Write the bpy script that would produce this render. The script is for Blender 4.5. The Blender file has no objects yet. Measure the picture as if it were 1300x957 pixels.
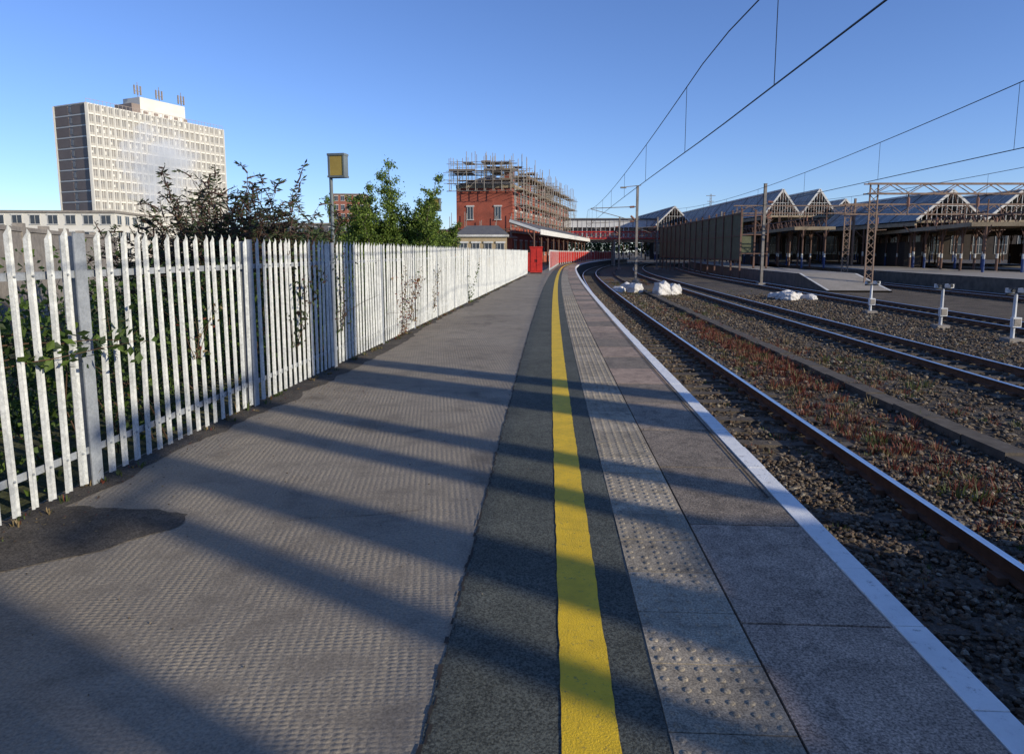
import bpy, math, random, bmesh
import numpy as np
from mathutils import Vector
random.seed(7); rng=np.random.default_rng(7)
R=math.radians
scene=bpy.context.scene

# ------------------------------------------------------------------ materials
def newmat(name):
    m=bpy.data.materials.new(name); m.use_nodes=True
    nt=m.node_tree; b=nt.nodes['Principled BSDF']
    return m,nt,b
def N(nt,t,**kw):
    n=nt.nodes.new(t)
    for k,v in kw.items():
        if k in n.inputs: n.inputs[k].default_value=v
        else: setattr(n,k,v)
    return n
def ramp(nt,fac,stops):
    r=nt.nodes.new('ShaderNodeValToRGB')
    e=r.color_ramp.elements
    e[0].position=stops[0][0]; e[0].color=(*stops[0][1],1)
    e[1].position=stops[-1][0]; e[1].color=(*stops[-1][1],1)
    for p,c in stops[1:-1]:
        q=e.new(p); q.color=(*c,1)
    nt.links.new(fac,r.inputs[0]); return r.outputs[0]
def mix(nt,fac,a,b,mode='MIX'):
    m=nt.nodes.new('ShaderNodeMix'); m.data_type='RGBA'; m.blend_type=mode
    for s,v in ((0,fac),(6,a),(7,b)):
        if isinstance(v,bpy.types.NodeSocket): nt.links.new(v,m.inputs[s])
        else: m.inputs[s].default_value = v if s==0 else (*v,1)
    return m.outputs[2]
def mat(name,c1,c2=None,scale=3,rough=.85,metal=0,bump=0,bscale=None,fine=0,finescale=200,spec=.3,bdist=.01,detail=6,transl=0,stain=0):
    m,nt,b=newmat(name)
    tc=N(nt,'ShaderNodeTexCoord')
    if c2 is None: c2=tuple(x*.75 for x in c1)
    n=N(nt,'ShaderNodeTexNoise',Scale=scale,Detail=detail,Roughness=.6)
    nt.links.new(tc.outputs['Object'],n.inputs['Vector'])
    col=ramp(nt,n.outputs[0],[(.32,c1),(.68,c2)])
    if fine:
        f=N(nt,'ShaderNodeTexNoise',Scale=finescale,Detail=3,Roughness=.7)
        nt.links.new(tc.outputs['Object'],f.inputs['Vector'])
        fc=ramp(nt,f.outputs[0],[(.38,(1-fine,)*3),(.62,(1+fine,)*3)])
        col=mix(nt,1.0,col,fc,'MULTIPLY')
    if stain:
        f=N(nt,'ShaderNodeTexNoise',Scale=7.3,Detail=8,Roughness=.75,Distortion=.6)
        nt.links.new(tc.outputs['Object'],f.inputs['Vector'])
        fc=ramp(nt,f.outputs[0],[(.36,(1-stain,)*3),(.52,(1,1,1)),(.7,(1.1,1.09,1.07))])
        col=mix(nt,1.0,col,fc,'MULTIPLY')
    nt.links.new(col,b.inputs['Base Color'])
    b.inputs['Roughness'].default_value=rough; b.inputs['Metallic'].default_value=metal
    b.inputs['Specular IOR Level'].default_value=spec
    if bump:
        bn=N(nt,'ShaderNodeTexNoise',Scale=bscale or scale*8,Detail=6,Roughness=.65)
        nt.links.new(tc.outputs['Object'],bn.inputs['Vector'])
        bp=N(nt,'ShaderNodeBump',Strength=bump,Distance=bdist)
        nt.links.new(bn.outputs[0],bp.inputs['Height']); nt.links.new(bp.outputs[0],b.inputs['Normal'])
    if transl:
        t=N(nt,'ShaderNodeBsdfTranslucent'); nt.links.new(col,t.inputs[0])
        ms=N(nt,'ShaderNodeMixShader',Fac=transl)
        nt.links.new(b.outputs[0],ms.inputs[1]); nt.links.new(t.outputs[0],ms.inputs[2])
        nt.links.new(ms.outputs[0],nt.nodes['Material Output'].inputs[0])
    return m

# ------------------------------------------------------------------ mesh builder
class MB:
    def __init__(s): s.v=[];s.f=[];s.m=[]
    def quad(s,a,b,c,d,m=0):
        i=len(s.v); s.v+= [tuple(a),tuple(b),tuple(c),tuple(d)]; s.f.append((i,i+1,i+2,i+3)); s.m.append(m)
    def tri(s,a,b,c,m=0):
        i=len(s.v); s.v+= [tuple(a),tuple(b),tuple(c)]; s.f.append((i,i+1,i+2)); s.m.append(m)
    def hexa(s,p,m=0):
        i=len(s.v); s.v+=[tuple(q) for q in p]
        for f in ((0,3,2,1),(4,5,6,7),(0,1,5,4),(1,2,6,5),(2,3,7,6),(3,0,4,7)):
            s.f.append(tuple(i+k for k in f)); s.m.append(m)
    def box(s,c,size,rz=0,m=0):
        ca,sa=math.cos(rz),math.sin(rz); hx,hy,hz=[q/2 for q in size]; p=[]
        for z in (-hz,hz):
            for x,y in ((-hx,-hy),(hx,-hy),(hx,hy),(-hx,hy)):
                p.append((c[0]+x*ca-y*sa,c[1]+x*sa+y*ca,c[2]+z))
        s.hexa(p,m)
    def beam(s,a,b,w,h=None,m=0):
        h=h or w; a=Vector(a);b=Vector(b);d=(b-a).normalized()
        up=Vector((0,0,1)) if abs(d.z)<.95 else Vector((0,1,0))
        x=d.cross(up).normalized(); u=x.cross(d).normalized()
        p=[]
        for q in (a,b):
            for i,j in ((-1,-1),(1,-1),(1,1),(-1,1)): p.append(q+x*(i*w/2)+u*(j*h/2))
        s.hexa(p,m)
    def cyl(s,a,b,r0,r1=None,n=8,m=0,cap=True):
        r1=r0 if r1 is None else r1
        a=Vector(a);b=Vector(b);d=(b-a).normalized()
        up=Vector((0,0,1)) if abs(d.z)<.95 else Vector((0,1,0))
        x=d.cross(up).normalized(); u=x.cross(d).normalized(); i0=len(s.v)
        for q,r in ((a,r0),(b,r1)):
            for k in range(n):
                t=2*math.pi*k/n; s.v.append(tuple(q+x*(r*math.cos(t))+u*(r*math.sin(t))))
        for k in range(n):
            s.f.append((i0+k,i0+(k+1)%n,i0+n+(k+1)%n,i0+n+k)); s.m.append(m)
        if cap:
            s.f.append(tuple(i0+n+k for k in range(n))); s.m.append(m)
            s.f.append(tuple(i0+n-1-k for k in range(n))); s.m.append(m)
    def tube(s,pts,r,n=5,m=0):
        for a,b in zip(pts[:-1],pts[1:]): s.cyl(a,b,r,r,n,m,False)
    def build(s,name,mats,parent=None,smooth=False):
        me=bpy.data.meshes.new(name); me.from_pydata(s.v,[],s.f)
        for q in mats: me.materials.append(q)
        me.polygons.foreach_set('material_index',s.m)
        if smooth: me.polygons.foreach_set('use_smooth',[True]*len(s.f))
        me.update()
        o=bpy.data.objects.new(name,me); scene.collection.objects.link(o)
        if parent: o.parent=parent
        return o
def empty(name,loc=(0,0,0)):
    o=bpy.data.objects.new(name,None); o.empty_display_size=.3; scene.collection.objects.link(o); return o

# ------------------------------------------------------------------ alignment curve (platform edge)
def ex(Y): return 1.68+.05*Y+.00028*Y*Y+(.0009*(Y-70)**2 if Y>70 else 0)
def sl(Y): return .05+.00056*Y+(.0018*(Y-70) if Y>70 else 0)
def P(Y,off,z=0):
    m=sl(Y); n=math.sqrt(1+m*m); return (ex(Y)+off/n, Y-off*m/n, z)
def ysteps(a,b):
    r=[];y=a
    while y<b: r.append(y); y+= 1.0 if y<30 else 3.0
    r.append(b); return r
def strip(mb,o0,o1,z,a,b,m=0,jit=0,z1=None,step=None):
    ys=ysteps(a,b) if not step else [a+i*step for i in range(int((b-a)/step)+1)]
    z1=z if z1 is None else z1
    f0=[P(y,o0+random.uniform(-jit,jit),z) for y in ys]; f1=[P(y,o1+random.uniform(-jit,jit),z1) for y in ys]
    for i in range(len(ys)-1): mb.quad(f0[i],f1[i],f1[i+1],f0[i+1],m)

FX=lambda Y:-3.4+.0876*Y

# ------------------------------------------------------------------ ground
M_ballast=mat('ballast_ground',(.066,.052,.037),(.14,.113,.082),1.3,.95,bump=1,bscale=22,fine=.55,finescale=26,bdist=.06)
M_grass=mat('rough_grass',(.05,.06,.02),(.11,.1,.05),.8,.95,bump=.8,bscale=8,fine=.4,finescale=20,bdist=.05)
mb=MB()
mb.quad((-1500,-600,-1.12),(1500,-600,-1.12),(1500,3500,-1.12),(-1500,3500,-1.12))
mb.build('ground',[M_ballast])
mb=MB()
ys=[-60]+list(range(-10,60,5))+[60,70,600]
for a,b in zip(ys[:-1],ys[1:]):
    xa=FX(min(a,60))-.15; xb=FX(min(b,60))-.15
    if a>=60: xa=-4.0 if a>=70 else FX(60)-.15
    if b>60: xb=-4.0
    mb.quad((-900,a,-.12),(xa,a,-.12),(xb,b,-.12),(-900,b,-.12))
mb.build('waste_ground',[M_grass])

# ------------------------------------------------------------------ platform
def deckmat():
    m,nt,b=newmat('platform_deck'); tc=N(nt,'ShaderNodeTexCoord')
    n1=N(nt,'ShaderNodeTexNoise',Scale=.5,Detail=5,Roughness=.6); n2=N(nt,'ShaderNodeTexNoise',Scale=70,Detail=4,Roughness=.75)
    n3=N(nt,'ShaderNodeTexNoise',Scale=3.2,Detail=8,Roughness=.72); n4=N(nt,'ShaderNodeTexNoise',Scale=1.1,Detail=6,Roughness=.65,Distortion=.5)
    for n in (n1,n2,n3,n4): nt.links.new(tc.outputs['Object'],n.inputs['Vector'])
    c=ramp(nt,n1.outputs[0],[(.3,(.240,.205,.157)),(.7,(.32,.277,.215))])
    c=mix(nt,1.0,c,ramp(nt,n2.outputs[0],[(.35,(.68,.68,.68)),(.65,(1.3,1.29,1.27))]),'MULTIPLY')
    c=mix(nt,1.0,c,ramp(nt,n3.outputs[0],[(.3,(.66,.66,.67)),(.5,(1,1,1)),(.75,(1.12,1.1,1.06))]),'MULTIPLY')
    c=mix(nt,1.0,c,ramp(nt,n4.outputs[0],[(.30,(.68,.67,.66)),(.44,(1,1,1))]),'MULTIPLY')
    mp=N(nt,'ShaderNodeMapping'); mp.inputs['Rotation'].default_value=(0,0,R(-4)); mp.inputs['Scale'].default_value=(25,40,1)
    nt.links.new(tc.outputs['Object'],mp.inputs[0])
    v=N(nt,'ShaderNodeTexVoronoi',Scale=1.0,Randomness=.2); v.voronoi_dimensions='2D'
    nt.links.new(mp.outputs[0],v.inputs['Vector'])
    hr=ramp(nt,v.outputs['Distance'],[(.15,(1,1,1)),(.52,(0,0,0))])
    wr=ramp(nt,n3.outputs[0],[(.40,(.1,.1,.1)),(.56,(1,1,1))])
    hh=mix(nt,1.0,hr,wr,'MULTIPLY')
    ad=mix(nt,.4,hh,n2.outputs[0])
    bp=N(nt,'ShaderNodeBump',Strength=.8,Distance=.0065); nt.links.new(ad,bp.inputs['Height']); nt.links.new(bp.outputs[0],b.inputs['Normal'])
    nt.links.new(c,b.inputs['Base Color']); b.inputs['Roughness'].default_value=.82; b.inputs['Specular IOR Level'].default_value=.2
    return m
M_deck=deckmat()
M_asph=mat('dark_asphalt',(.066,.071,.058),(.105,.11,.09),1.2,.9,bump=.9,bscale=120,fine=.6,finescale=95,bdist=.005,stain=.25)
M_patch=mat('patch_asphalt',(.065,.055,.044),(.12,.102,.08),3,.95,bump=.9,bscale=90,fine=.5,finescale=80,bdist=.006,stain=.3)
M_wallc=mat('platform_wall',(.07,.06,.05),(.13,.11,.09),2,.9,bump=.6,bscale=12)
def paint(name,col,under,thr,sc,dark=.8):
    m,nt,b=newmat(name); tc=N(nt,'ShaderNodeTexCoord')
    n=N(nt,'ShaderNodeTexNoise',Scale=sc,Detail=10,Roughness=.8); nt.links.new(tc.outputs['Object'],n.inputs['Vector'])
    n2=N(nt,'ShaderNodeTexNoise',Scale=4,Detail=8,Roughness=.75); nt.links.new(tc.outputs['Object'],n2.inputs['Vector'])
    c0=ramp(nt,n2.outputs[0],[(.32,tuple(x*dark for x in col)),(.6,col)])
    f=ramp(nt,n.outputs[0],[(thr-.03,(1,1,1)),(thr+.04,(0,0,0))])
    c=mix(nt,f,c0,under); nt.links.new(c,b.inputs['Base Color'])
    n3=N(nt,'ShaderNodeTexNoise',Scale=110,Detail=4,Roughness=.7); nt.links.new(tc.outputs['Object'],n3.inputs['Vector'])
    bp=N(nt,'ShaderNodeBump',Strength=1,Distance=.006); nt.links.new(n3.outputs[0],bp.inputs['Height']); nt.links.new(bp.outputs[0],b.inputs['Normal'])
    b.inputs['Roughness'].default_value=.65; return m
M_yel=paint('yellow_paint',(.84,.54,.012),(.22,.17,.05),.39,38,.74)
M_wht=paint('white_paint',(.86,.85,.81),(.38,.35,.32),.385,16,.85)
cop=[mat('coping_%d'%i,c,tuple(x*.72 for x in c),2.5,.85,bump=.9,bscale=90,fine=.55,finescale=95,bdist=.005,stain=.4) for i,c in enumerate([(.32,.245,.18),(.42,.31,.225),(.265,.215,.16),(.46,.335,.245),(.35,.28,.21)])]
tac=[mat('tactile_%d'%i,c,tuple(x*.78 for x in c),3,.85,bump=.5,bscale=110,fine=.4,finescale=110,bdist=.003,stain=.4) for i,c in enumerate([(.36,.305,.22),(.42,.355,.26),(.33,.28,.205)])]
M_crack=mat('crack_dirt',(.03,.026,.022),(.055,.045,.035),9,.95)

platform=empty('station_platform')
mb=MB(); ys=ysteps(-12,60)+[70,85,100,115,130,145,160,180]
def LE(Y): return FX(Y)-.12 if Y<=60 else -4.0 if Y>=70 else FX(60)-.12
prev=None
for y in ys:
    l=(LE(y),y,0); r=P(y,-.81,0)
    if prev: mb.quad(prev[0],prev[1],r,l)
    prev=(l,r)
mb.build('deck',[M_deck],platform)
mb=MB(); strip(mb,-2.09,-1.25,.004,-6,60,jit=.008,step=.15); strip(mb,-2.09,-1.25,.004,60,180); mb.build('asphalt_strip',[M_asph],platform)
mb=MB(); strip(mb,-1.615,-1.42,.008,-6,40,jit=.0035,step=.07); strip(mb,-1.615,-1.42,.008,40,180); mb.build('yellow_line',[M_yel],platform)
mb=MB()
y=-3.0
while y<70:
    w=random.uniform(.002,.010); st=.05 if y<12 else .4
    o=-2.085+random.uniform(-.01,.01)
    a=P(y,o-w,.0065);b=P(y,o+w,.0065);c=P(y+st,o+w*random.uniform(.3,1.3),.0065);d=P(y+st,o-w*random.uniform(.3,1.2),.0065)
    if random.random()<.8: mb.quad(a,b,c,d)
    y+=st
def crack(x0,y0,x1,y1,w=.006,n=26,amp=.02):
    px=[]
    for i in range(n+1):
        t=i/n; px.append((x0+(x1-x0)*t+random.uniform(-amp,amp),y0+(y1-y0)*t+random.uniform(-amp,amp)))
    for a,b in zip(px[:-1],px[1:]):
        w2=w*random.uniform(.3,1)
        mb.quad((a[0],a[1]-w2,.0035),(b[0],b[1]-w2,.0035),(b[0],b[1]+w2,.0035),(a[0],a[1]+w2,.0035))
crack(-2.9,8.6,-.05,8.1,.004); crack(-1.4,4.05,-.6,4.2,.003,12); crack(-2.6,16,.3,15.6,.008); crack(-2.1,24,.9,23.6,.01)
mb.build('cracks',[M_crack],platform)
mb=MB(); y=-3.9; 
while y<178:
    L=1.12 if y<60 else 6; g=.008 if y<60 else .0
    m=random.randrange(5); dz=random.uniform(0,.005)
    z=.006+dz; z2=z+random.uniform(-.002,.003); k=random.uniform(-.004,.004)
    a=P(y+g,-.797,z);b=P(y+g,-.140,z2);c=P(y+L-g+k,-.140,z2);d=P(y+L-g,-.797,z)
    lo=[(*q[:2],-.12) for q in (a,b,c,d)]
    mb.hexa(lo+[a,b,c,d],m)
    y+=L
mb.build('coping_slabs',cop,platform)
mb=MB(); y=-3.9
while y<178:
    L=.56 if y<60 else 6; g=.003 if y<60 else 0
    z=.012+random.uniform(0,.004); e=random.uniform(-.006,.004)
    a=P(y+g,-.133,z);b=P(y+g,e,z);c=P(y+L-g,e,z);d=P(y+L-g,-.133,z)
    lo=[(*q[:2],-.14) for q in (a,b,c,d)]
    mb.hexa(lo+[a,b,c,d],0)
    y+=L
mb.build('edge_line_white',[M_wht],platform)
mb=MB(); strip(mb,-.19,-.175,.0165,4.4,40); mb.build('edge_groove',[M_crack],platform)
mb=MB(); dm=MB(); y=-3.9
while y<178:
    L=.4 if y<50 else 5; g=.0035 if y<50 else 0; m=random.randrange(3); z=.006+random.uniform(-.001,.002)
    a=P(y+g,-1.245,z);b=P(y+g,-.808,z);c=P(y+L-g,-.808,z);d=P(y+L-g,-1.245,z)
    lo=[(*q[:2],-.06) for q in (a,b,c,d)]
    mb.hexa(lo+[a,b,c,d],m)
    if y<26:
        n=8 if y<8 else 5
        for i in range(6):
            for j in range(6):
                if random.random()<.015: continue
                cx,cy,_=P(y+.035+.066*j,-1.245+.037+.0725*i)
                i0=len(dm.v); hk=random.uniform(.7,1)
                for rr,zz in ((.017,0),(.0145,.0035*hk),(.008,.005*hk)):
                    for q in range(n):
                        t=2*math.pi*q/n; dm.v.append((cx+rr*math.cos(t),cy+rr*math.sin(t),z+zz))
                for l in range(2):
                    for q in range(n):
                        dm.f.append((i0+l*n+q,i0+l*n+(q+1)%n,i0+(l+1)*n+(q+1)%n,i0+(l+1)*n+q)); dm.m.append(m)
                dm.f.append(tuple(i0+2*n+q for q in range(n))); dm.m.append(m)
    y+=L
mb.build('tactile_paving',tac,platform); dm.build('tactile_blisters',tac,platform,True)
mb=MB(); strip(mb,-.81,-.10,-.1,-12,178); 
ysl=ysteps(-12,178)
for a,b in zip(ysl[:-1],ysl[1:]): mb.quad(P(a,-.11,-.1),P(b,-.11,-.1),P(b,-.11,-1.2),P(a,-.11,-1.2))
mb.build('platform_side_wall',[M_wallc],platform)
mb=MB()
ring=[(-3.18,3.1),(-2.75,3.3),(-2.3,3.62),(-2.02,3.95),(-2.06,4.14),(-2.35,4.24),(-2.7,4.27),(-3.08,4.3)]
pp=[]
for a,b in zip(ring,ring[1:]+ring[:1]):
    for k in range(6): pp.append((a[0]+(b[0]-a[0])*k/6+random.uniform(-.02,.02),a[1]+(b[1]-a[1])*k/6+random.uniform(-.02,.02)))
i=len(mb.v); mb.v+=[(x,y,.0045) for x,y in pp]; mb.f.append(tuple(range(i,i+len(pp)))); mb.m.append(0)
y=-4; w=.2
while y<48:
    w2=min(.32,max(.1,w+random.uniform(-.05,.05)))
    mb.quad((FX(y)-.1,y,.003),(FX(y)+w,y,.003),(FX(y+.12)+w2,y+.12,.003),(FX(y+.12)-.1,y+.12,.003)); y+=.12; w=w2
mb.build('asphalt_patches',[M_patch],platform)

# ------------------------------------------------------------------ palisade fence
M_pale=mat('galvanised_pale',(.55,.56,.54),(.42,.435,.435),3,.5,.15,fine=.14,finescale=40,spec=.3,stain=.2)
M_post=mat('fence_post',(.33,.35,.37),(.25,.27,.29),6,.6,.1,fine=.1,finescale=50,stain=.15)
fence=empty('palisade_fence')
fd=Vector((.0876,1,0)).normalized(); fn=Vector((1,-.0876,0)).normalized()
def FP(y,o,z): return (FX(y)+fn.x*o, y+fn.y*o, z)
mb=MB(); pb=MB()
y0=-5.25
while y0<50:
    fa=-math.atan(.0876)
    pb.box(FP(y0,.0,.83),(.010,.11,1.90),fa); pb.box(FP(y0,-.095,.83),(.010,.11,1.86),fa); pb.box(FP(y0,-.048,.83),(.084,.010,1.86),fa)
    for z in (.26,1.50):
        pb.box(FP(y0+1.25,-.012,z),(.006,2.44,.05),fa); pb.box(FP(y0+1.25,-.035,z-.022),(.04,2.44,.006),fa)
    n=16
    for k in range(1,n+1):
        yy=y0+k*2.5/(n+1)
        lean=random.gauss(0,.010); lx=random.gauss(0,.008); top=1.80+random.uniform(-.014,.012)
        tw=random.gauss(0,.003)
        prof=[(-.031,0),(-.020,.016),(-.007,.006),(.007,.006),(.020,.016),(.031,0)]
        tz=[-.055,-.02,-.04,-.04,-.02,-.055]
        i0=len(mb.v)
        for (a,o) in prof: mb.v.append(FP(yy+a,.006+o+tw*a*30,.04))
        for (a,o),dz in zip(prof,tz): mb.v.append(FP(yy+a*.9+lean,.006+o+lx,top+dz))
        mb.v.append(FP(yy+lean,.015+lx,top+.01))
        for q in range(5): mb.f.append((i0+q,i0+q+1,i0+7+q,i0+6+q)); mb.m.append(0)
        mb.f.append((i0+8,i0+9,i0+12)); mb.m.append(0); mb.f.append((i0+7,i0+8,i0+12)); mb.m.append(0); mb.f.append((i0+9,i0+10,i0+12)); mb.m.append(0)
        if yy<14:
            for z in (.26,1.50): pb.cyl(FP(yy,.010,z),FP(yy,.022,z),.008,n=6)
    y0+=2.5
mb.build('pales',[M_pale],fence); pb.build('posts_and_rails',[M_post],fence)

# ------------------------------------------------------------------ tracks
M_rust=mat('rail_rust',(.085,.04,.022),(.14,.07,.04),8,.85); 
M_rtop=mat('rail_head',(.9,.9,.9),(.75,.75,.77),4,.3,1.0)
M_slp=mat('sleeper',(.07,.056,.042),(.12,.10,.078),5,.95,bump=.5,bscale=40,fine=.3,finescale=50)
def track(o,y0,y1,ys_=90,sz=-1.125):
    t=empty('railway_track'); mb=MB()
    for oo in (o,o+1.5):
        prof=[(-.07,-1.06),(-.07,-1.045),(-.012,-1.03),(-.012,-.945),(-.036,-.93),(-.036,-.903),(-.03,-.895),(.03,-.895),(.036,-.903),(.036,-.93),(.012,-.945),(.012,-1.03),(.07,-1.045),(.07,-1.06)]
        yy=ysteps(y0,y1); rows=[[P(y,oo+a,z) for a,z in prof] for y in yy]
        i0=len(mb.v); n=len(prof)
        for r in rows: mb.v+=r
        for i in range(len(rows)-1):
            for j in range(n-1):
                mb.f.append((i0+i*n+j,i0+(i+1)*n+j,i0+(i+1)*n+j+1,i0+i*n+j+1)); mb.m.append(1 if j in(5,6,7) else 0)
    mb.build('rails',[M_rust,M_rtop],t)
    sb=MB(); y=y0
    while y<min(y1,ys_):
        m=sl(y); c=P(y,o+.75,sz)
        sb.box((c[0],c[1],c[2]+random.uniform(-.012,.008)),(2.5,.25,.12),-math.atan(m)+random.gauss(0,.012),0)
        for oo in (o,o+1.5):
            for s_ in (-.13,.13):
                q=P(y,oo+s_,-1.045); sb.box(q,(.09,.14,.07),-math.atan(m),1)
        y+=.7
    sb.build('sleepers',[M_slp,M_rust],t)
track(.72,-12,190,sz=-1.142); track(7.3,-12,190); track(14.2,-12,190); track(24.3,-5,190)

def icos():
    t=(1+5**.5)/2
    v=np.array([(-1,t,0),(1,t,0),(-1,-t,0),(1,-t,0),(0,-1,t),(0,1,t),(0,-1,-t),(0,1,-t),(t,0,-1),(t,0,1),(-t,0,-1),(-t,0,1)],float)/1.9
    f=[(0,11,5),(0,5,1),(0,1,7),(0,7,10),(0,10,11),(1,5,9),(5,11,4),(11,10,2),(10,7,6),(7,1,8),(3,9,4),(3,4,2),(3,2,6),(3,6,8),(3,8,9),(4,9,5),(2,4,11),(6,2,10),(8,6,7),(9,8,1)]
    return v,np.array(f)
IV,IF=icos()
def stones(name,cs,sizes,mats,w,zs=.65):
    n=len(cs); V=IV[None]*(1+rng.uniform(-.33,.33,(n,12,3)))
    V=V*sizes[:,None,None]*np.array([1,1,zs])*rng.uniform(.65,1.35,(n,1,3))
    a=rng.uniform(0,6.28,n); ca,sa=np.cos(a)[:,None],np.sin(a)[:,None]
    X=V[:,:,0]*ca-V[:,:,1]*sa; Y=V[:,:,0]*sa+V[:,:,1]*ca
    V=np.stack([X,Y,V[:,:,2]],2)+cs[:,None,:]
    F=(IF[None]+12*np.arange(n)[:,None,None]).reshape(-1,3)
    me=bpy.data.meshes.new(name); me.from_pydata(V.reshape(-1,3).tolist(),[],F.tolist())
    for m in mats: me.materials.append(m)
    me.polygons.foreach_set('material_index',np.repeat(rng.choice(len(mats),n,p=w),20).astype(np.int32))
    o=bpy.data.objects.new(name,me); scene.collection.objects.link(o); return o
st=[mat('stone_%d'%i,c,tuple(x*.6 for x in c),14,.92,fine=.3,finescale=60) for i,c in enumerate([(.15,.112,.076),(.08,.065,.047),(.22,.175,.125),(.12,.078,.048),(.32,.28,.21)])]
cs=[];sz=[]
n=34000
Yr=2.0+ (rng.uniform(0,1,n)**1.7)*43; Or=rng.uniform(.15,13.5,n)
for a,b in zip(Yr,Or):
    if b>7 and a<9: continue
    x,y,_=P(a,b); s=rng.uniform(.016,.040)*(1+.018*a)
    cs.append((x,y,-1.115+rng.uniform(0,.04))); sz.append(s)
n=15000
for a,b in zip(rng.uniform(1.5,9,n),rng.uniform(.1,4.4,n)):
    x,y,_=P(a,b); cs.append((x,y,-1.11+rng.uniform(0,.045))); sz.append(rng.uniform(.014,.034))
stones('ballast_stones',np.array(cs),np.array(sz),st,[.3,.25,.2,.2,.05])

M_conc=mat('concrete',(.30,.27,.235),(.2,.18,.16),3,.9,bump=.4,bscale=30,fine=.15,finescale=60,stain=.2)
mb=MB(); y=-6
while y<110:
    L=1.0
    a,b=P(y+.012,4.55+random.uniform(-.015,.015)),P(y+L-.012,4.55+random.uniform(-.015,.015)); dz=random.uniform(-.02,.015)
    mb.beam((a[0],a[1],-1.06+dz),(b[0],b[1],-1.06+dz+random.uniform(-.01,.01)),.34,.13)
    y+=L
mb.build('cable_trough',[mat('trough_conc',(.13,.11,.088),(.075,.062,.048),4,.95,bump=.4,stain=.3)])

# ------------------------------------------------------------------ vegetation helpers
def leaves(name,C,size,mats,parent=None,aspect=.45,droop=0,weights=None,dirs=None):
    n=len(C); C=np.asarray(C,float)
    if dirs is None:
        d=rng.normal(size=(n,3)); d[:,2]-=droop
    else: d=np.asarray(dirs)+rng.normal(size=(n,3))*.35
    d/=np.linalg.norm(d,axis=1)[:,None]
    s=rng.normal(size=(n,3)); s-= (s*d).sum(1)[:,None]*d; s/=np.linalg.norm(s,axis=1)[:,None]
    L=size*rng.uniform(.6,1.35,n)[:,None]; W=L*aspect
    nrm=np.cross(d,s)
    V=np.stack([C,C+d*L*.5+s*W*.5+nrm*L*.06,C+d*L,C+d*L*.5-s*W*.5+nrm*L*.06],1).reshape(-1,3)
    F=np.arange(4*n).reshape(-1,4)
    me=bpy.data.meshes.new(name); me.from_pydata(V.tolist(),[],F.tolist())
    for m in mats: me.materials.append(m)
    mi=rng.choice(len(mats),n,p=weights).astype(np.int32); me.polygons.foreach_set('material_index',mi)
    o=bpy.data.objects.new(name,me); scene.collection.objects.link(o)
    if parent: o.parent=parent
    return o
def lm(n,c,t=.35): return mat(n,c,tuple(x*.7 for x in c),2,.6,spec=.35,transl=t)
LG=[lm('leaf_green',(.075,.13,.025)),lm('leaf_light',(.13,.20,.035)),lm('leaf_dark',(.035,.065,.018))]
LT=[lm('birch_leaf',(.14,.22,.035)),lm('birch_leaf_light',(.21,.29,.05)),lm('birch_leaf_dark',(.065,.105,.022))]
LB=[lm('bud_green',(.07,.095,.035),.25),lm('bud_dark',(.035,.045,.022),.2),lm('bud_brown',(.07,.042,.033),.15)]
LR=[lm('weed_red',(.19,.05,.03),.25),lm('weed_dry',(.26,.19,.09),.25),lm('weed_green',(.08,.11,.03),.25)]
M_bark=mat('bark',(.13,.11,.09),(.07,.055,.045),8,.95,bump=.6,bscale=30)
M_stem=mat('stem_brown',(.06,.035,.022),(.1,.06,.035),8,.9)

def limb(mb,p,d,L,r,seg=6,curve=.1,sag=0):
    pts=[Vector(p)]; d=Vector(d).normalized()
    for i in range(seg):
        d=(d+Vector((random.gauss(0,curve),random.gauss(0,curve),random.gauss(0,curve*.5)-sag))).normalized()
        pts.append(pts[-1]+d*(L/seg))
    for i in range(seg): mb.cyl(pts[i],pts[i+1],r*(1-i/seg*.8),r*(1-(i+1)/seg*.8),5,0,False)
    return pts
def bushy_tree(name,x,y,h,spread,nstem,nleaf,lsize,mats,w=None,z0=-.1):
    t=empty(name); mb=MB(); C=[]
    for i in range(nstem):
        a=random.uniform(0,6.28); hh=h*random.uniform(.55,.97) if i else h
        lean=spread/h*random.uniform(.15,1.0) if i else .05
        p=limb(mb,(x+random.gauss(0,.25),y+random.gauss(0,.25),z0),(math.cos(a)*lean,math.sin(a)*lean,1),hh-.1,.045*h/5,8,.07)
        for k in range(2,9):
            base=p[k]; frac=k/8
            for j in range(4 if k<8 else 2):
                b=random.uniform(0,6.28); L=h*.24*(1.15-frac*.85)*random.uniform(.6,1.2)
                q=limb(mb,base,(math.cos(b),math.sin(b),random.uniform(.5,1.3)),L,.012*h/5,4,.15)
                m=max(3,int(nleaf/(nstem*28)))
                for _ in range(m):
                    s=random.uniform(.15,1.05)*4; ii=min(3,int(s)); 
                    c=q[ii].lerp(q[ii+1],min(1,s-ii))
                    C.append((c.x+random.gauss(0,.07*h/5),c.y+random.gauss(0,.07*h/5),c.z+random.gauss(0,.07*h/5)))
    mb.build('trunk_and_limbs',[M_bark],t); leaves('foliage',C,lsize,mats,t,.62,.4,w)
    return t
bushy_tree('birch_tree',-3.8,25.5,5.0,1.3,12,26000,.085,LT,[.45,.4,.15])
bushy_tree('birch_tree',-5.2,25,4.1,1.5,11,24000,.085,LT,[.45,.35,.2])
bushy_tree('birch_tree',-3.1,28.5,3.8,1.2,8,14000,.09,LT,[.5,.3,.2])
bushy_tree('birch_tree',-6.0,28,3.3,1.5,6,10000,.09,LT,[.5,.3,.2])

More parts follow.
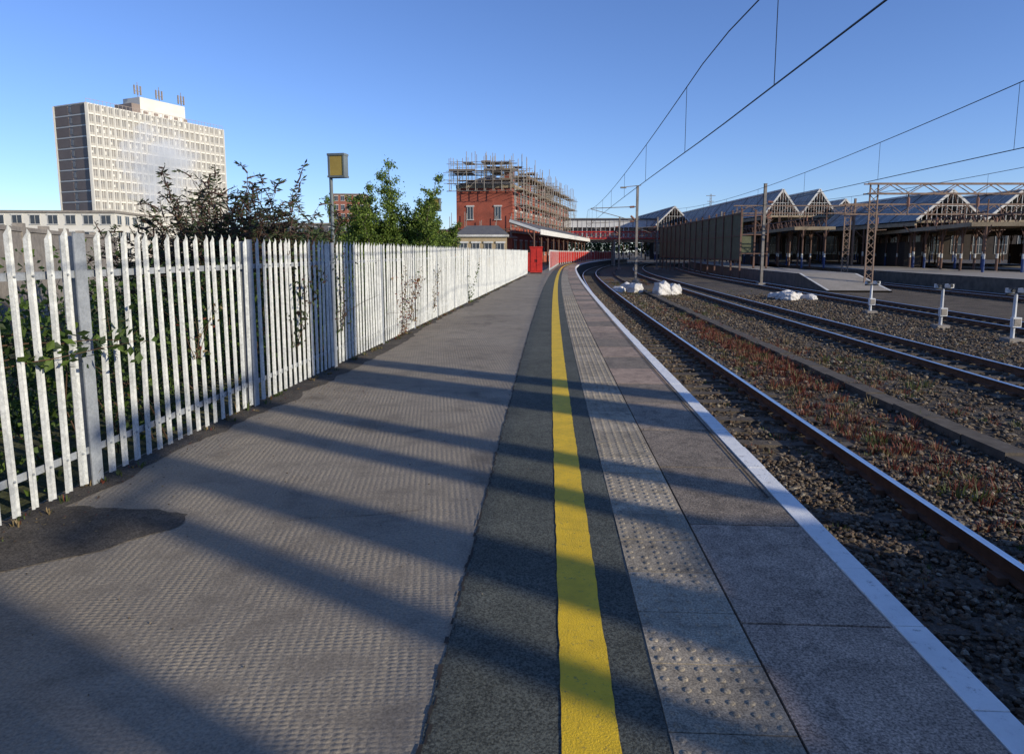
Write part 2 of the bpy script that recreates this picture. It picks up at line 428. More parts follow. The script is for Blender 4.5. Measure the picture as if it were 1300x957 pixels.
def buddleia(name,x,y,h,r,n,leafn=26):
    t=empty(name); mb=MB(); C=[];D=[]; sp=MB()
    for i in range(n):
        a=random.uniform(0,6.28); lean=random.uniform(.05,1)*r/h*1.2; hh=h*random.uniform(.5,1.03)*(1-.25*min(1,lean))
        p=limb(mb,(x+math.cos(a)*r*.25,y+math.sin(a)*r*.25,-.1),(math.cos(a)*lean,math.sin(a)*lean,1),hh*1.08,.016,8,.07,.03)
        for _ in range(leafn):
            s=random.uniform(1.5,8); ii=min(7,int(s)); c=p[ii].lerp(p[ii+1],s-ii); b=random.uniform(0,6.28)
            C.append(c); D.append((math.cos(b),math.sin(b),random.uniform(-.4,.5)))
        for j in range(3):
            k=8-j; d=(p[8]-p[7]).normalized()+Vector((random.gauss(0,.6),random.gauss(0,.6),random.gauss(-.1,.35)))
            q=limb(mb,p[k],d,random.uniform(.2,.42),.005,4,.12,.16)
            for u in range(4):
                sp.cyl(q[u],q[u+1],.017*(1-u*.2),.017*(1-(u+1)*.22),5,0,True)
            for _ in range(14):
                s=random.uniform(0,4);ii=min(3,int(s)); c=q[ii].lerp(q[ii+1],s-ii); b=random.uniform(0,6.28)
                C.append(c); D.append((math.cos(b),math.sin(b),random.uniform(-.3,.5)))
    mb.build('stems',[M_stem],t); sp.build('flower_spikes',[mat('spike',(.06,.035,.03),(.1,.06,.045),10,.9)],t)
    leaves('foliage',C,.115,LB,t,.27,0,[.5,.25,.25],D)
buddleia('buddleia_bush',-5.0,12.6,3.05,1.2,95,50); buddleia('buddleia_bush',-6.0,13.6,2.7,1.2,80,46); buddleia('buddleia_bush',-4.05,13.0,2.55,.75,50,40)
buddleia('buddleia_bush',-7.6,14.6,2.2,1.2,50,40)

C=[]
for _ in range(36000):
    y=random.uniform(1.5,20); o=random.uniform(.45,3.2)
    top=1.35+.35*math.sin(y*1.7)+.2*math.sin(y*4.1+o*2)-.05*o
    z=random.uniform(-.1,top)*(1 if random.random()<.8 else .9)
    if math.sin(y*2.3+1)*math.sin(z*4+o)>.75: continue
    C.append((FX(y)-o,y,z))
hedge=empty('bramble_hedge'); leaves('foliage',C,.075,LG,hedge,.6,.2,[.5,.12,.38])
mb=MB()
for _ in range(160):
    y=random.uniform(1.5,20); limb(mb,(FX(y)-random.uniform(.4,3),y,-.1),(random.gauss(0,.4),random.gauss(0,.4),1),random.uniform(1,1.8),.008,6,.25,.05)
mb.build('canes',[M_stem],hedge)
def climber(y,zs,ze,n,mats,w=None,size=.05,wd=.12,name='climbing_weed'):
    t=empty(name); mb=MB(); C=[]
    for i in range(5):
        p=limb(mb,FP(y+random.gauss(0,wd*.5),.03,zs),(random.gauss(0,.12),random.gauss(0,.2),1),ze-zs,.004,8,.12)
        for _ in range(n//5):
            s=random.uniform(0,8);ii=min(7,int(s)); c=p[ii].lerp(p[ii+1],s-ii)
            C.append((max(c.x+random.gauss(0,.03),FX(c.y)-.02),c.y+random.gauss(0,wd*.5),c.z+random.gauss(0,.04)))
    mb.build('stems',[M_stem],t); leaves('foliage',C,size,mats,t,.5,.3,w)
climber(13.6,.0,1.45,620,LR,[.5,.4,.1],.055,.35)
climber(14.6,.2,1.2,260,LR,[.4,.5,.1],.055,.3)
climber(8.3,.5,1.6,160,LB,None,.07,.1)
climber(22.5,.0,1.5,300,LG,None,.07,.2)
climber(9.9,.5,1.7,110,LB,None,.06,.12)
climber(16.8,.3,1.3,160,LR,[.3,.5,.2],.05,.15)
climber(6.1,.7,1.3,60,LR,[.2,.6,.2],.04,.08)
t=empty('bramble_shoot'); mb=MB();C=[]
for k in range(5):
    p=limb(mb,FP(3.85+.07*k,-.12,.93+.05*k),(.22,.8,.03),1.1,.006,8,.1,.01)
    for _ in range(45):
        s=random.uniform(1,8);ii=min(7,int(s)); c=p[ii].lerp(p[ii+1],s-ii); C.append((c.x+random.gauss(0,.03),c.y+random.gauss(0,.04),c.z+random.gauss(0,.04)))
mb.build('stems',[M_stem],t); leaves('foliage',C,.075,LG,t,.6,.2)

def tufts(name,pts,hs,mats,w,blades=22,r=.09):
    V=[];F=[];MI=[]
    for (x,y,z),h in zip(pts,hs):
        m=int(rng.choice(len(mats),p=w))
        for _ in range(blades):
            a=random.uniform(0,6.28); rr=random.uniform(0,r); l=random.uniform(.1,.7)
            bx,by=x+rr*math.cos(a),y+rr*math.sin(a); hh=h*random.uniform(.5,1.1)
            dx,dy=math.cos(a)*l*hh,math.sin(a)*l*hh; wx,wy=-math.sin(a)*.004*(1+h*3),math.cos(a)*.004*(1+h*3)
            i=len(V); V+=[(bx-wx,by-wy,z),(bx+wx,by+wy,z),(bx+dx*.45+wx,by+dy*.45+wy,z+hh*.6),(bx+dx*.45-wx,by+dy*.45-wy,z+hh*.6),(bx+dx,by+dy,z+hh)]
            F+=[(i,i+1,i+2,i+3),(i+3,i+2,i+4)]; mm=m if random.random()<.75 else random.randrange(len(mats)); MI+=[mm,mm]
    me=bpy.data.meshes.new(name); me.from_pydata(V,[],F)
    for q in mats: me.materials.append(q)
    me.polygons.foreach_set('material_index',MI)
    o=bpy.data.objects.new(name,me); scene.collection.objects.link(o)
pts=[];hs=[]
for _ in range(1900):
    Y=5+random.random()**1.4*65; o=random.uniform(2.7,6.6)
    if math.sin(Y*.45)+math.sin(o*2.1+Y*.2)<-.1: continue
    pts.append(P(Y,o,-1.12)); hs.append(random.uniform(.03,.13)*(2.2 if random.random()<.1 else 1))
tufts('trackside_weeds',pts,hs,LR,[.22,.33,.45],24,.14)
pts=[];hs=[]
for _ in range(420):
    Y=random.gauss(20,4); pts.append(P(Y,random.gauss(3.9,.4),-1.12)); hs.append(random.uniform(.05,.2))
for _ in range(140):
    Y=random.gauss(10,2.2); pts.append(P(Y,random.gauss(3.2,.25),-1.12)); hs.append(random.uniform(.05,.16))
tufts('red_weeds',pts,hs,LR,[.85,.1,.05],26,.14)
pts=[];hs=[]
for _ in range(420):
    Y=5+random.random()**1.3*45; pts.append(P(Y,random.uniform(9.6,13.2) if random.random()<.6 else random.uniform(.9,2.1),-1.12)); hs.append(random.uniform(.03,.1))
tufts('dry_weeds',pts,hs,LR,[.2,.5,.3],20,.12)
pts=[];hs=[]
for _ in range(300):
    Y=random.uniform(3,48); pts.append((FX(Y)+random.uniform(-.05,.12),Y,.003)); hs.append(random.uniform(.015,.06)*(2 if random.random()<.06 else 1))
tufts('fence_foot_weeds',pts,hs,LR,[.15,.4,.45],12,.05)
C=[]
for _ in range(1100):
    Y=random.uniform(3,22); C.append((FX(Y)+abs(random.gauss(0,.25))+.03,Y,.012))
C+= [(random.gauss(-2.0,.35),random.gauss(7.9,.5),.012) for _ in range(240)]
o=leaves('dead_leaves',C,.022,[LR[1],LR[0],M_stem],None,.6,0,[.4,.2,.4])
for v in o.data.vertices: v.co.z=.006+(abs(v.co.z-.006))*.35
cs=np.array([(random.uniform(-2.6,1.5),random.uniform(1.5,16),.004) for _ in range(420)]); stones('platform_grit',cs,rng.uniform(.002,.006,len(cs)),st,[.2,.3,.2,.1,.2])

# ------------------------------------------------------------------ white sacks
M_sack=mat('sack',(.74,.71,.67),(.5,.475,.44),3,.8,bump=1,bscale=9,bdist=.06,stain=.2)
def sacks(cx,cy,n,name='rubble_sack',sp=.9,hk=1):
    for i in range(n):
        bm=bmesh.new(); bmesh.ops.create_cube(bm,size=1); bmesh.ops.subdivide_edges(bm,edges=bm.edges[:],cuts=7,use_grid_fill=True)
        sx,sy,sz=random.uniform(.8,1.1),random.uniform(.55,.8),random.uniform(.45,.85)*hk; a=random.uniform(0,3)
        ox,oy=cx+random.gauss(0,sp),cy+random.gauss(0,1.0); ph=random.uniform(0,6)
        for v in bm.verts:
            c=v.co; q=c.normalized()*.55; c=c.lerp(q,.5)
            c=c*(1+.10*math.sin(c.x*7+ph)*math.cos(c.y*6+ph)+.05*math.sin(c.z*12+c.x*9+ph)+random.gauss(0,.012))
            if c.z>.18: c.z+= .08*math.sin(c.x*9+ph)
            x,y,z=c.x*sx*(1+.25*(-c.z)),c.y*sy*(1-.25*c.z),(max(c.z,-.42)+.42)*sz
            v.co=(ox+x*math.cos(a)-y*math.sin(a),oy+x*math.sin(a)+y*math.cos(a),-1.12+z)
        me=bpy.data.meshes.new(name); bm.to_mesh(me); bm.free(); me.materials.append(M_sack)
        o=bpy.data.objects.new(name,me); scene.collection.objects.link(o)
sacks(9.7,46,7,sp=.85,hk=1.1); sacks(16.6,40.5,7,sp=.9,hk=.7); sacks(8.5,49,3,hk=.7)

# ------------------------------------------------------------------ overhead line
M_steel=mat('mast_steel',(.24,.22,.20),(.17,.15,.13),3,.7,fine=.1,finescale=40)
M_rsteel=mat('rusty_steel',(.27,.19,.145),(.17,.115,.085),3,.85,fine=.15,finescale=40)
M_wire=mat('wire',(.03,.03,.035),None,3,.5,.5)
M_ins=mat('insulator',(.25,.12,.08),None,3,.3)
M_blk=mat('black_paint',(.03,.03,.032),None,4,.5)
def catenary(off,y0=-30,y1=150,span=48,st=61):
    mb=MB(); t=empty('overhead_wires')
    def mz(y):
        u=((y-st)%span)/span; return 5.35-4*.75*u*(1-u)
    ys=[y0+i*2.0 for i in range(int((y1-y0)/2)+1)]
    def so(y): 
        u=((y-st)/span)%2; return off+(.2*(1-2*abs(u-1)))
    mb.tube([P(y,so(y),3.82) for y in ys],.011,5); mb.tube([P(y,so(y),mz(y)) for y in ys],.011,5)
    y=y0+2.8
    while y<y1:
        mb.tube([P(y,so(y),3.82),P(y,so(y),mz(y))],.006,4); y+=6.1
    mb.build('wires',[M_wire],t)
catenary(1.1); catenary(8.05); catenary(14.95,span=50,st=55); catenary(25.0,y0=10,y1=180,span=50,st=50)
def mast(x,y,h,arms=(),name='catenary_mast',z0=-1.12,w=.2,m=None,lamp=False):
    t=empty(name); mb=MB()
    mb.box((x,y-w/2,z0+h/2),(w,.02,h),0); mb.box((x,y+w/2,z0+h/2),(w,.02,h),0); mb.box((x,y,z0+h/2),(.02,w-.022,h),0)
    mb.box((x,y,z0+.15),(.55,.55,.34),0,1)
    mb.box((x,y,z0+h+.012),(w+.05,w+.07,.02),0)
    for ax,ay in arms:
        dx=ax-x; s=1 if dx>0 else -1
        mb.cyl((x,y,5.6),(ax,y,5.45),.035); mb.cyl((x,y,4.3),(ax,y,5.4),.03)
        mb.cyl((x,y,4.35),(ax+s*.4,y,4.15),.028); mb.cyl((ax+s*.4,y,4.15),(ax,y,3.86),.015)
        mb.cyl((x+s*.25,y,5.59),(x+s*.65,y,5.56),.09,n=8,m=2); mb.cyl((x+s*.2,y,4.49),(x+s*.55,y,4.81),.09,n=8,m=2)
        mb.cyl((x+s*.25,y,4.34),(x+s*.6,y,4.3),.08,n=8,m=2)
    if lamp:
        mb.beam((x-1.2,y,z0+h-.1),(x+.3,y,z0+h+.05),.06,.06); mb.box((x-1.25,y,z0+h-.14),(.5,.25,.12),0)
    return mb.build('mast',[m or M_steel,M_conc,M_ins],t)
mast(11.0,61,8.5,[(P(61,1.15)[0],61)],lamp=True)
mast(20.0,55,8.1,[(P(55,14.95)[0],55)])
mast(P(109,5.2)[0],109,8.2,[(P(109,1.15)[0],109)])
mast(P(109,11.3)[0],109,8.2,[(P(109,8.05)[0],109)]); mast(P(96,15.5)[0]+4,96,8.3,[])
for x,y,h in ((40.5,82,9),(47,96,8.6),(36,112,8.6),(58,90,8.5),(52,130,9)): mast(x,y,h,[],m=M_rsteel)

def portal(name,x0,x1,y,h,m,tw=.9):
    t=empty(name); mb=MB()
    for x in (x0,x1):
        for s in (-.28,.28): mb.beam((x+s,y,-1.12),(x+s,y,h),.09,.09)
        z=-.9
        while z<h-.6: mb.beam((x-.28,y,z),(x+.28,y,z+.55),.04,.04); mb.beam((x+.28,y,z),(x-.28,y,z+.55),.04,.04); z+=.55
    for yy in (y-.3,y+.3):
        mb.beam((x0-.6,yy,h),(x1+.6,yy,h),.09,.09); mb.beam((x0-.6,yy,h-tw),(x1+.6,yy,h-tw),.09,.09)
        n=int((x1-x0)/1.2)
        for i in range(n):
            a=x0+(x1-x0)*i/n; b=x0+(x1-x0)*(i+1)/n
            za,zb=(h,h-tw) if i%2 else (h-tw,h)
            mb.beam((a,yy,za),(b,yy,zb),.05,.05)
    n=max(2,int((x1-x0)/5))
    for i in range(n):
        x=x0+(x1-x0)*(i+.5)/n
        mb.cyl((x,y,h-tw),(x,y,h-tw-1.5),.05); mb.cyl((x,y,h-tw-.3),(x,y,h-tw-.9),.11,m=1)
        mb.beam((x-.9,y,h-tw-1.5),(x+.9,y,h-tw-1.4),.05,.05)
    mb.build('frame',[m,M_ins],t)
portal('signal_gantry',26.0,56,50,6.5,M_rsteel,.7)
portal('signal_gantry',31.0,64,64,6.0,M_rsteel)
portal('signal_gantry',27.5,66,84,7.2,M_rsteel)

# ------------------------------------------------------------------ distant station platforms & roofs
M_plt=mat('far_platform_top',(.34,.30,.25),(.27,.24,.195),.8,.9,stain=.2)
M_ochre=mat('ochre_boards',(.34,.27,.18),(.23,.18,.12),1.5,.85,fine=.15,finescale=20)
M_tan=mat('tan_render',(.42,.33,.20),(.33,.26,.16),1.5,.85,fine=.1,finescale=20)
M_white=mat('white_trim',(.70,.69,.66),(.55,.54,.5),2,.7)
M_wtim=mat('weathered_white_timber',(.64,.63,.60),(.47,.46,.43),.9,.85,fine=.2,finescale=15)
M_glass=mat('roof_glazing',(.22,.23,.23),(.38,.38,.37),.6,.75,spec=.2,stain=.3)
M_slate=mat('slate',(.10,.10,.11),(.14,.135,.13),2,.7)
M_olive=mat('olive_panel',(.115,.12,.07),(.08,.085,.048),1.2,.8)
M_colred=mat('column_rust',(.16,.09,.065),(.11,.065,.05),2,.8)
M_blue=mat('blue_base',(.03,.06,.18),None,2,.5)
M_brown=mat('brown_wall',(.07,.058,.05),(.05,.04,.034),1,.9)
def islandp(o0,o1,y0,y1,ramp=6):
    t=empty('island_platform'); mb=MB()
    ys=[y0]+[y0+ramp]+[y for y in ysteps(y0+ramp+1,y1)]
    def zz(y): return -1.0 if y<=y0 else 0.0
    for a,b in zip(ys[:-1],ys[1:]):
        A,B,C_,D=P(a,o0,zz(a)),P(a,o1,zz(a)),P(b,o1,0),P(b,o0,0)
        mb.quad(A,B,C_,D,0)
        for q,w in ((A,D),(B,C_)): mb.quad(q,w,(w[0],w[1],-1.15),(q[0],q[1],-1.15),1)
        for (o,s) in ((o0,1),(o1,-1)):
            A,B,C_,D=P(a,o+.02*s,zz(a)+.006),P(a,o+.2*s,zz(a)+.006),P(b,o+.2*s,.006),P(b,o+.02*s,.006)
            mb.quad(A,B,C_,D,2)
    mb.build('platform_body',[M_plt,M_wallc,M_wtim],t)
islandp(17.2,21.6,49,170); islandp(27.0,36.5,33,170); islandp(42,56,34,170)
def gables(name,x0,x1,y,n,ze,zr,depth,cols=True,rot=0):
    t=empty(name); mb=MB(); w=(x1-x0)/n
    ca,sa=math.cos(rot),math.sin(rot)
    def T(x,yy,z): return (x0+(x-x0)*ca-(yy-y)*sa, y+(x-x0)*sa+(yy-y)*ca, z)
    for i in range(n):
        a=x0+i*w; b=a+w; c=(a+b)/2
        mb.quad(T(a,y,ze),T(c,y,zr),T(c,y+depth,zr),T(a,y+depth,ze),1); mb.quad(T(c,y,zr),T(b,y,ze),T(b,y+depth,ze),T(c,y+depth,zr),1)
        for k in range(4):
            yy=y-.06+k*depth/3.2
            mb.beam(T(a,yy,ze+.05),T(c,yy,zr+.08),.12,.24,2); mb.beam(T(b,yy,ze+.05),T(c,yy,zr+.08),.12,.24,2)
            mb.beam(T(a,yy,ze-.1),T(b,yy,ze-.1),.12,.26,0)
            for q in range(1,14):
                u=q/14; z=ze+(zr-ze)*(1-abs(2*u-1)); mb.beam(T(a+w*u,yy,ze-.1),T(a+w*u,yy,z),.05,.05,2)
            mb.beam(T(a+w*.25,yy,(ze+zr)/2),T(a+w*.75,yy,(ze+zr)/2),.06,.06,2)
            for u0,u1 in ((.17,.33),(.33,.5),(.66,.5),(.83,.66)):
                mb.beam(T(a+w*u0,yy,ze),T(a+w*u1,yy,ze+(zr-ze)*(1-abs(2*u1-1))),.06,.06,3)
        for k in range(26):
            yy=y+depth*k/26
            for e in (a,b): mb.beam(T(e,yy,ze+.03),T(c,yy,zr+.03),.06,.06,2 if k%3 else 3)
        mb.beam(T(c,y,zr+.1),T(c,y+depth,zr+.1),.3,.2,2)
        mb.beam(T(a,y,ze-.35),T(a,y+depth,ze-.35),.25,.4,0)
        if cols:
            for k in range(0,5):
                yy=y+depth*k/4.3; q=T(a,yy,0)
                mb.cyl((q[0],q[1],0),(q[0],q[1],1.2),.12,n=8,m=4 if k%2==0 else 3); mb.cyl((q[0],q[1],1.2),(q[0],q[1],1.7),.11,n=8,m=2); mb.cyl((q[0],q[1],1.7),(q[0],q[1],ze-.5),.10,n=8,m=3)
                for s in (-1,1): mb.beam((q[0],q[1],ze-1.6),(q[0]+s*1.3,q[1],ze-.5),.07,.07,3)
    mb.beam(T(x1,y,ze-.35),T(x1,y+depth,ze-.35),.25,.4,0)
    mb.build('roof_structure',[M_ochre,M_glass,M_wtim,M_colred,M_blue],t)
gables('platform_canopy_roof',34.5,44.5,95,2,6.6,10.0,60)
gables('platform_canopy_roof',27.0,34.0,130,1,6.6,10.0,40)
gables('platform_canopy_roof',42,78,72,5,4.9,7.9,45)
gables('platform_canopy_roof',46,100,120,7,6.7,10.6,40)
def flatcan(name,x0,y0,x1,y1,wd,z):
    t=empty(name); mb=MB(); d=Vector((x1-x0,y1-y0,0)); L=d.length; d.normalize(); nn=Vector((d.y,-d.x,0))
    a=Vector((x0,y0,0)); b=Vector((x1,y1,0))
    def Z(v,z): return (v.x,v.y,z)
    mb.hexa([Z(a-nn*wd/2,z),Z(a+nn*wd/2,z),Z(b+nn*wd/2,z),Z(b-nn*wd/2,z),Z(a-nn*wd/2,z+.12),Z(a+nn*wd/2,z+.12),Z(b+nn*wd/2,z+.12),Z(b-nn*wd/2,z+.12)],1)
    for s in (-1,1): mb.beam(Z(a+nn*(wd/2+.05)*s,z),Z(b+nn*(wd/2+.05)*s,z),.06,.34,0)
    mb.beam(Z(a-nn*wd/2-d*.06,z),Z(a+nn*wd/2-d*.06,z),.06,.34,0)
    for s in (-.3,.3):
        k=0
        while k<L-2:
            p=a+d*k+nn*wd*s;q=a+d*(k+1)+nn*wd*s;r=a+d*(k+2)+nn*wd*s
            mb.beam(Z(p,z+.12),Z(q,z+1.0),.07,.07,3); mb.beam(Z(q,z+1.0),Z(r,z+.12),.07,.07,3); k+=2
        mb.beam(Z(a+nn*wd*s,z+1.0),Z(b+nn*wd*s,z+1.0),.1,.1,3)
    k=0.0
    while k<L:
        for s in (-.28,.28):
            q=a+d*k+nn*wd*s; bl=4 if int(k/5)%3==0 else 3
            mb.cyl((q.x,q.y,0),(q.x,q.y,1.1),.11,m=bl); mb.cyl((q.x,q.y,1.1),(q.x,q.y,1.5),.10,m=2); mb.cyl((q.x,q.y,1.5),(q.x,q.y,z),.09,m=3)
            for e in (-1,1): mb.beam((q.x,q.y,z-1.2),(q.x+d.x*e,q.y+d.y*e,z-.1),.07,.07,3)
            mb.beam((q.x,q.y,z+.1),(q.x,q.y,z+2.0+.5*math.sin(k)),.07,.07,3)
        k+=5
    q=a+d*L*.7; mb.box((q.x,q.y,1.4),(wd*.35,L*.45,2.8),-math.atan2(d.x,d.y),5)
    mb.build('canopy_parts',[M_ochre,M_slate,M_wtim,M_colred,M_blue,M_brown],t)
flatcan('island_canopy',31.5,72,38,120,4.0,4.1); flatcan('island_canopy',40,56,53,105,5,3.9); flatcan('island_canopy',56,56,76,105,7,4.1)
t=empty('panelled_screen'); mb=MB(); n=14
for i in range(n):
    u0,u1=i/n,(i+1)/n; a=Vector((23.3+1.6*u0,70+46*u0,0)); b=Vector((23.3+1.6*u1,70+46*u1,0))
    mb.beam((a.x,a.y,3.2),(b.x,b.y,3.2),.12,4.9,0)
    mb.box((a.x-.1,a.y,2.4),(.16,.16,7.2),0,1)
    for z in (.9,3.3,5.5): mb.beam((a.x-.1,a.y,z),(b.x-.1,b.y,z),.06,.08,1)
for x in (24.6,25.9): mb.box((x,70,2.4),(.16,.16,7.0),0,1)
for z in (1.5,3.4,5.3): mb.beam((23.3,70,z),(25.9,70,z),.1,.1,1)
mb.beam((23.3,70.1,2.4),(24.6,70.1,2.4),.06,1.7,0)
mb.build('panels',[M_olive,M_colred],t)
def windows_wall(mb,x0,y0,x1,y1,z0,z1,nx,nz,mw,mg,mf,ww=.55,wh=.6,th=.3):
    a=Vector((x0,y0,0)); b=Vector((x1,y1,0)); d=(b-a); L=d.length; d.normalize(); nn=Vector((d.y,-d.x,0))
    mb.beam((x0,y0,(z0+z1)/2),(x1,y1,(z0+z1)/2),th,z1-z0,mw)
    cw=L/nx; ch=(z1-z0)/nz
    for i in range(nx):
        for j in range(nz):
            c=a+d*(cw*(i+.5))+nn*(th/2+.01); zc=z0+ch*(j+.5)
            mb.beam(c-d*cw*ww/2+Vector((0,0,zc)),c+d*cw*ww/2+Vector((0,0,zc)),.03,ch*wh,mg)
            e=c+nn*.03
            for q in (-1,0,1): mb.beam(e+d*(q*cw*ww/2)+Vector((0,0,zc-ch*wh/2)),e+d*(q*cw*ww/2)+Vector((0,0,zc+ch*wh/2)),.06,.06,mf)
            for q in (-1,0,1): mb.beam(e-d*cw*ww/2+Vector((0,0,zc+q*ch*wh/2)),e+d*cw*ww/2+Vector((0,0,zc+q*ch*wh/2)),.05,.08,mf)
def brickmat():
    m,nt,b=newmat('red_brick'); tc=N(nt,'ShaderNodeTexCoord')
    mp=N(nt,'ShaderNodeMapping'); mp.inputs['Rotation'].default_value=(R(90),0,0)
    nt.links.new(tc.outputs['Object'],mp.inputs[0])
    br=N(nt,'ShaderNodeTexBrick',Scale=4.4); br.inputs['Color1'].default_value=(.38,.09,.05,1); br.inputs['Color2'].default_value=(.30,.07,.04,1); br.inputs['Mortar'].default_value=(.26,.12,.09,1); br.inputs['Mortar Size'].default_value=.012
    nt.links.new(mp.outputs[0],br.inputs[0])
    n=N(nt,'ShaderNodeTexNoise',Scale=.7,Detail=6); nt.links.new(tc.outputs['Object'],n.inputs[0])
    c=mix(nt,1.0,br.outputs[0],ramp(nt,n.outputs[0],[(.3,(.7,.7,.7)),(.7,(1.15,1.1,1.1))]),'MULTIPLY')
    nt.links.new(c,b.inputs['Base Color']); b.inputs['Roughness'].default_value=.9; return m
M_brick=brickmat()
M_win=mat('window_glass',(.05,.06,.075),(.03,.035,.045),2,.12,spec=.6)
t=empty('station_hall'); mb=MB()
windows_wall(mb,33,165,140,140,0,6.5,26,1,0,1,2); mb.beam((33,172,7.2),(140,147,7.2),14,.3,3)
mb.build('walls',[M_brown,M_win,M_wtim,M_slate],t)

# ------------------------------------------------------------------ red brick station building with scaffolding
t=empty('red_brick_building'); mb=MB(); sc=MB()
A=Vector((-7.6,95,0)); B=Vector((0,94,0)); Cc=Vector((11.6,143,0)); Dd=Vector((3.8,145,0))
def prism(mb,pts,z0,z1,m): 
    mb.hexa([(p.x,p.y,z0) for p in pts]+[(p.x,p.y,z1) for p in pts],m)
prism(mb,[A,B,Cc,Dd],0,10.6,0)
def faceitems(mb,a,b,zs,n,w,h):
    d=(b-a); L=d.length; d.normalize(); nn=Vector((d.y,-d.x,0))
    for i in range(n):
        c=a+d*(L*(i+.5)/n)+nn*.02
        for z in zs:
            mb.beam(c-d*w/2+Vector((0,0,z)),c+d*w/2+Vector((0,0,z)),.06,h,1)
            e=c+nn*.04
            mb.beam(e-d*(w/2+.15)+Vector((0,0,z+h/2+.15)),e+d*(w/2+.15)+Vector((0,0,z+h/2+.15)),.14,.2,2)
            mb.beam(e-d*(w/2+.1)+Vector((0,0,z-h/2-.08)),e+d*(w/2+.1)+Vector((0,0,z-h/2-.08)),.18,.12,2)
            for q in (-1,0,1): mb.beam(e+d*(q*w/2)+Vector((0,0,z-h/2)),e+d*(q*w/2)+Vector((0,0,z+h/2)),.05,.05,2)
faceitems(mb,A,B,(6.9,),2,.8,1.6); faceitems(mb,B,Cc,(2.2,6.2,9.0),14,1.2,1.9)
for a,b in ((A,B),(B,Cc)):
    d=(b-a).normalized(); nn=Vector((d.y,-d.x,0))
    for z,h in ((4.3,.16),(10.45,.45)): mb.beam(a+nn*.08+Vector((0,0,z)),b+nn*.08+Vector((0,0,z)),.3,h,3)
mid1=(A+B)/2+Vector((.9,4,0)); mid2=(Cc+Dd)/2-Vector((.9,4,0))
za=10.7; zr=12.4
mb.tri((A.x,A.y,za),(B.x,B.y,za),(mid1.x,mid1.y,zr),4); mb.quad((B.x,B.y,za),(Cc.x,Cc.y,za),(mid2.x,mid2.y,zr),(mid1.x,mid1.y,zr),4); mb.quad((A.x,A.y,za),(mid1.x,mid1.y,zr),(mid2.x,mid2.y,zr),(Dd.x,Dd.y,za),4)
for u in (.15,.45,.75,.95):
    c=mid1.lerp(mid2,u); mb.box((c.x+1,c.y,12.6),(1.4,.9,2.6),-.2,0); mb.box((c.x+1,c.y,13.95),(1.6,1.1,.18),-.2,3)
    for s in (-.4,0,.4): mb.cyl((c.x+1+s,c.y,14.0),(c.x+1+s,c.y,14.5),.13,.1,m=3)
mb.build('building_body',[M_brick,M_win,M_wtim,M_ochre,M_slate],t)
M_scaf=mat('scaffold_tube',(.33,.31,.28),(.2,.17,.14),1.3,.6,.2); M_plank=mat('scaffold_boards',(.26,.19,.12),(.16,.12,.085),1.5,.9)
def scaffold(a,b,z0,z1,off,bays,lift=2.0,bw=1.2,jit=1.0):
    d=(b-a); L=d.length; d.normalize(); nn=Vector((d.y,-d.x,0))
    tops=[z1+random.uniform(-.4,jit) for _ in range(bays+1)]
    for r in (off,off+bw):
        for i in range(bays+1):
            p=a+d*(L*i/bays)+nn*r
            sc.cyl((p.x,p.y,z0),(p.x,p.y,tops[i]+random.uniform(-.4,.6)),.045,n=5)
        z=z0
        while z<=z1+.01:
            for dz in (0,1.0):
                if z+dz<=z1 and random.random()<.9: 
                    e0=random.uniform(.2,.9); p=a+nn*r-d*e0;q=b+nn*r+d*random.uniform(.2,.9); sc.cyl((p.x,p.y,z+dz+random.uniform(-.1,.1)),(q.x,q.y,z+dz+random.uniform(-.1,.1)),.035,n=5)
            z+=lift
    z=z0+lift; 
    while z<=z1:
        for i in range(bays):
            if random.random()<.7:
                p=a+d*(L*i/bays)+nn*(off+bw/2);q=a+d*(L*(i+1)/bays)+nn*(off+bw/2); sc.beam((p.x,p.y,z),(q.x,q.y,z),bw,.05,1)
                if random.random()<.5:
                    p+=nn*(bw/2+.05);q+=nn*(bw/2+.05); sc.beam((p.x,p.y,z+.12),(q.x,q.y,z+.12),.04,.18,1)
        z+=lift
    for i in range(bays):
        z=z0+(i%2)*lift
        while z+lift<=z1:
            if random.random()<.7:
                p=a+d*(L*i/bays)+nn*(off+bw); q=a+d*(L*(i+1)/bays)+nn*(off+bw)
                if random.random()<.5: p,q=q,p
                sc.cyl((p.x,p.y,z),(q.x,q.y,z+lift),.035,n=4)
            z+=lift*2
    for i in range(bays+1):
        z=z0
        while z<z1:
            p=a+d*(L*i/bays)+nn*(off-.3); q=a+d*(L*i/bays)+nn*(off+bw+.4); sc.cyl((p.x,p.y,z+.05),(q.x,q.y,z+.05),.03,n=4); z+=lift
s=Vector((-.6,0,0))
scaffold(A+s,B,9.8,13.6,.4,7,1.3); scaffold(B,Cc,4.2,12.8,.4,26,1.9,jit=1.8); scaffold(A+Vector((0,2,0)),B+Vector((0,2,0)),10.8,13.8,.0,6,1.4,2.5)
scaffold(A+s,B,3.6,5.6,.4,4,1.1)
for u in (.12,.2,.35,.5,.7,.85,.95):
    c=mid1.lerp(mid2,u); scaffold(c+Vector((-2.0,0,0)),c+Vector((3.2,0,0)),10.8,14.8,-.6,4,1.6,2.2)
sc.build('scaffolding',[M_scaf,M_plank],t)

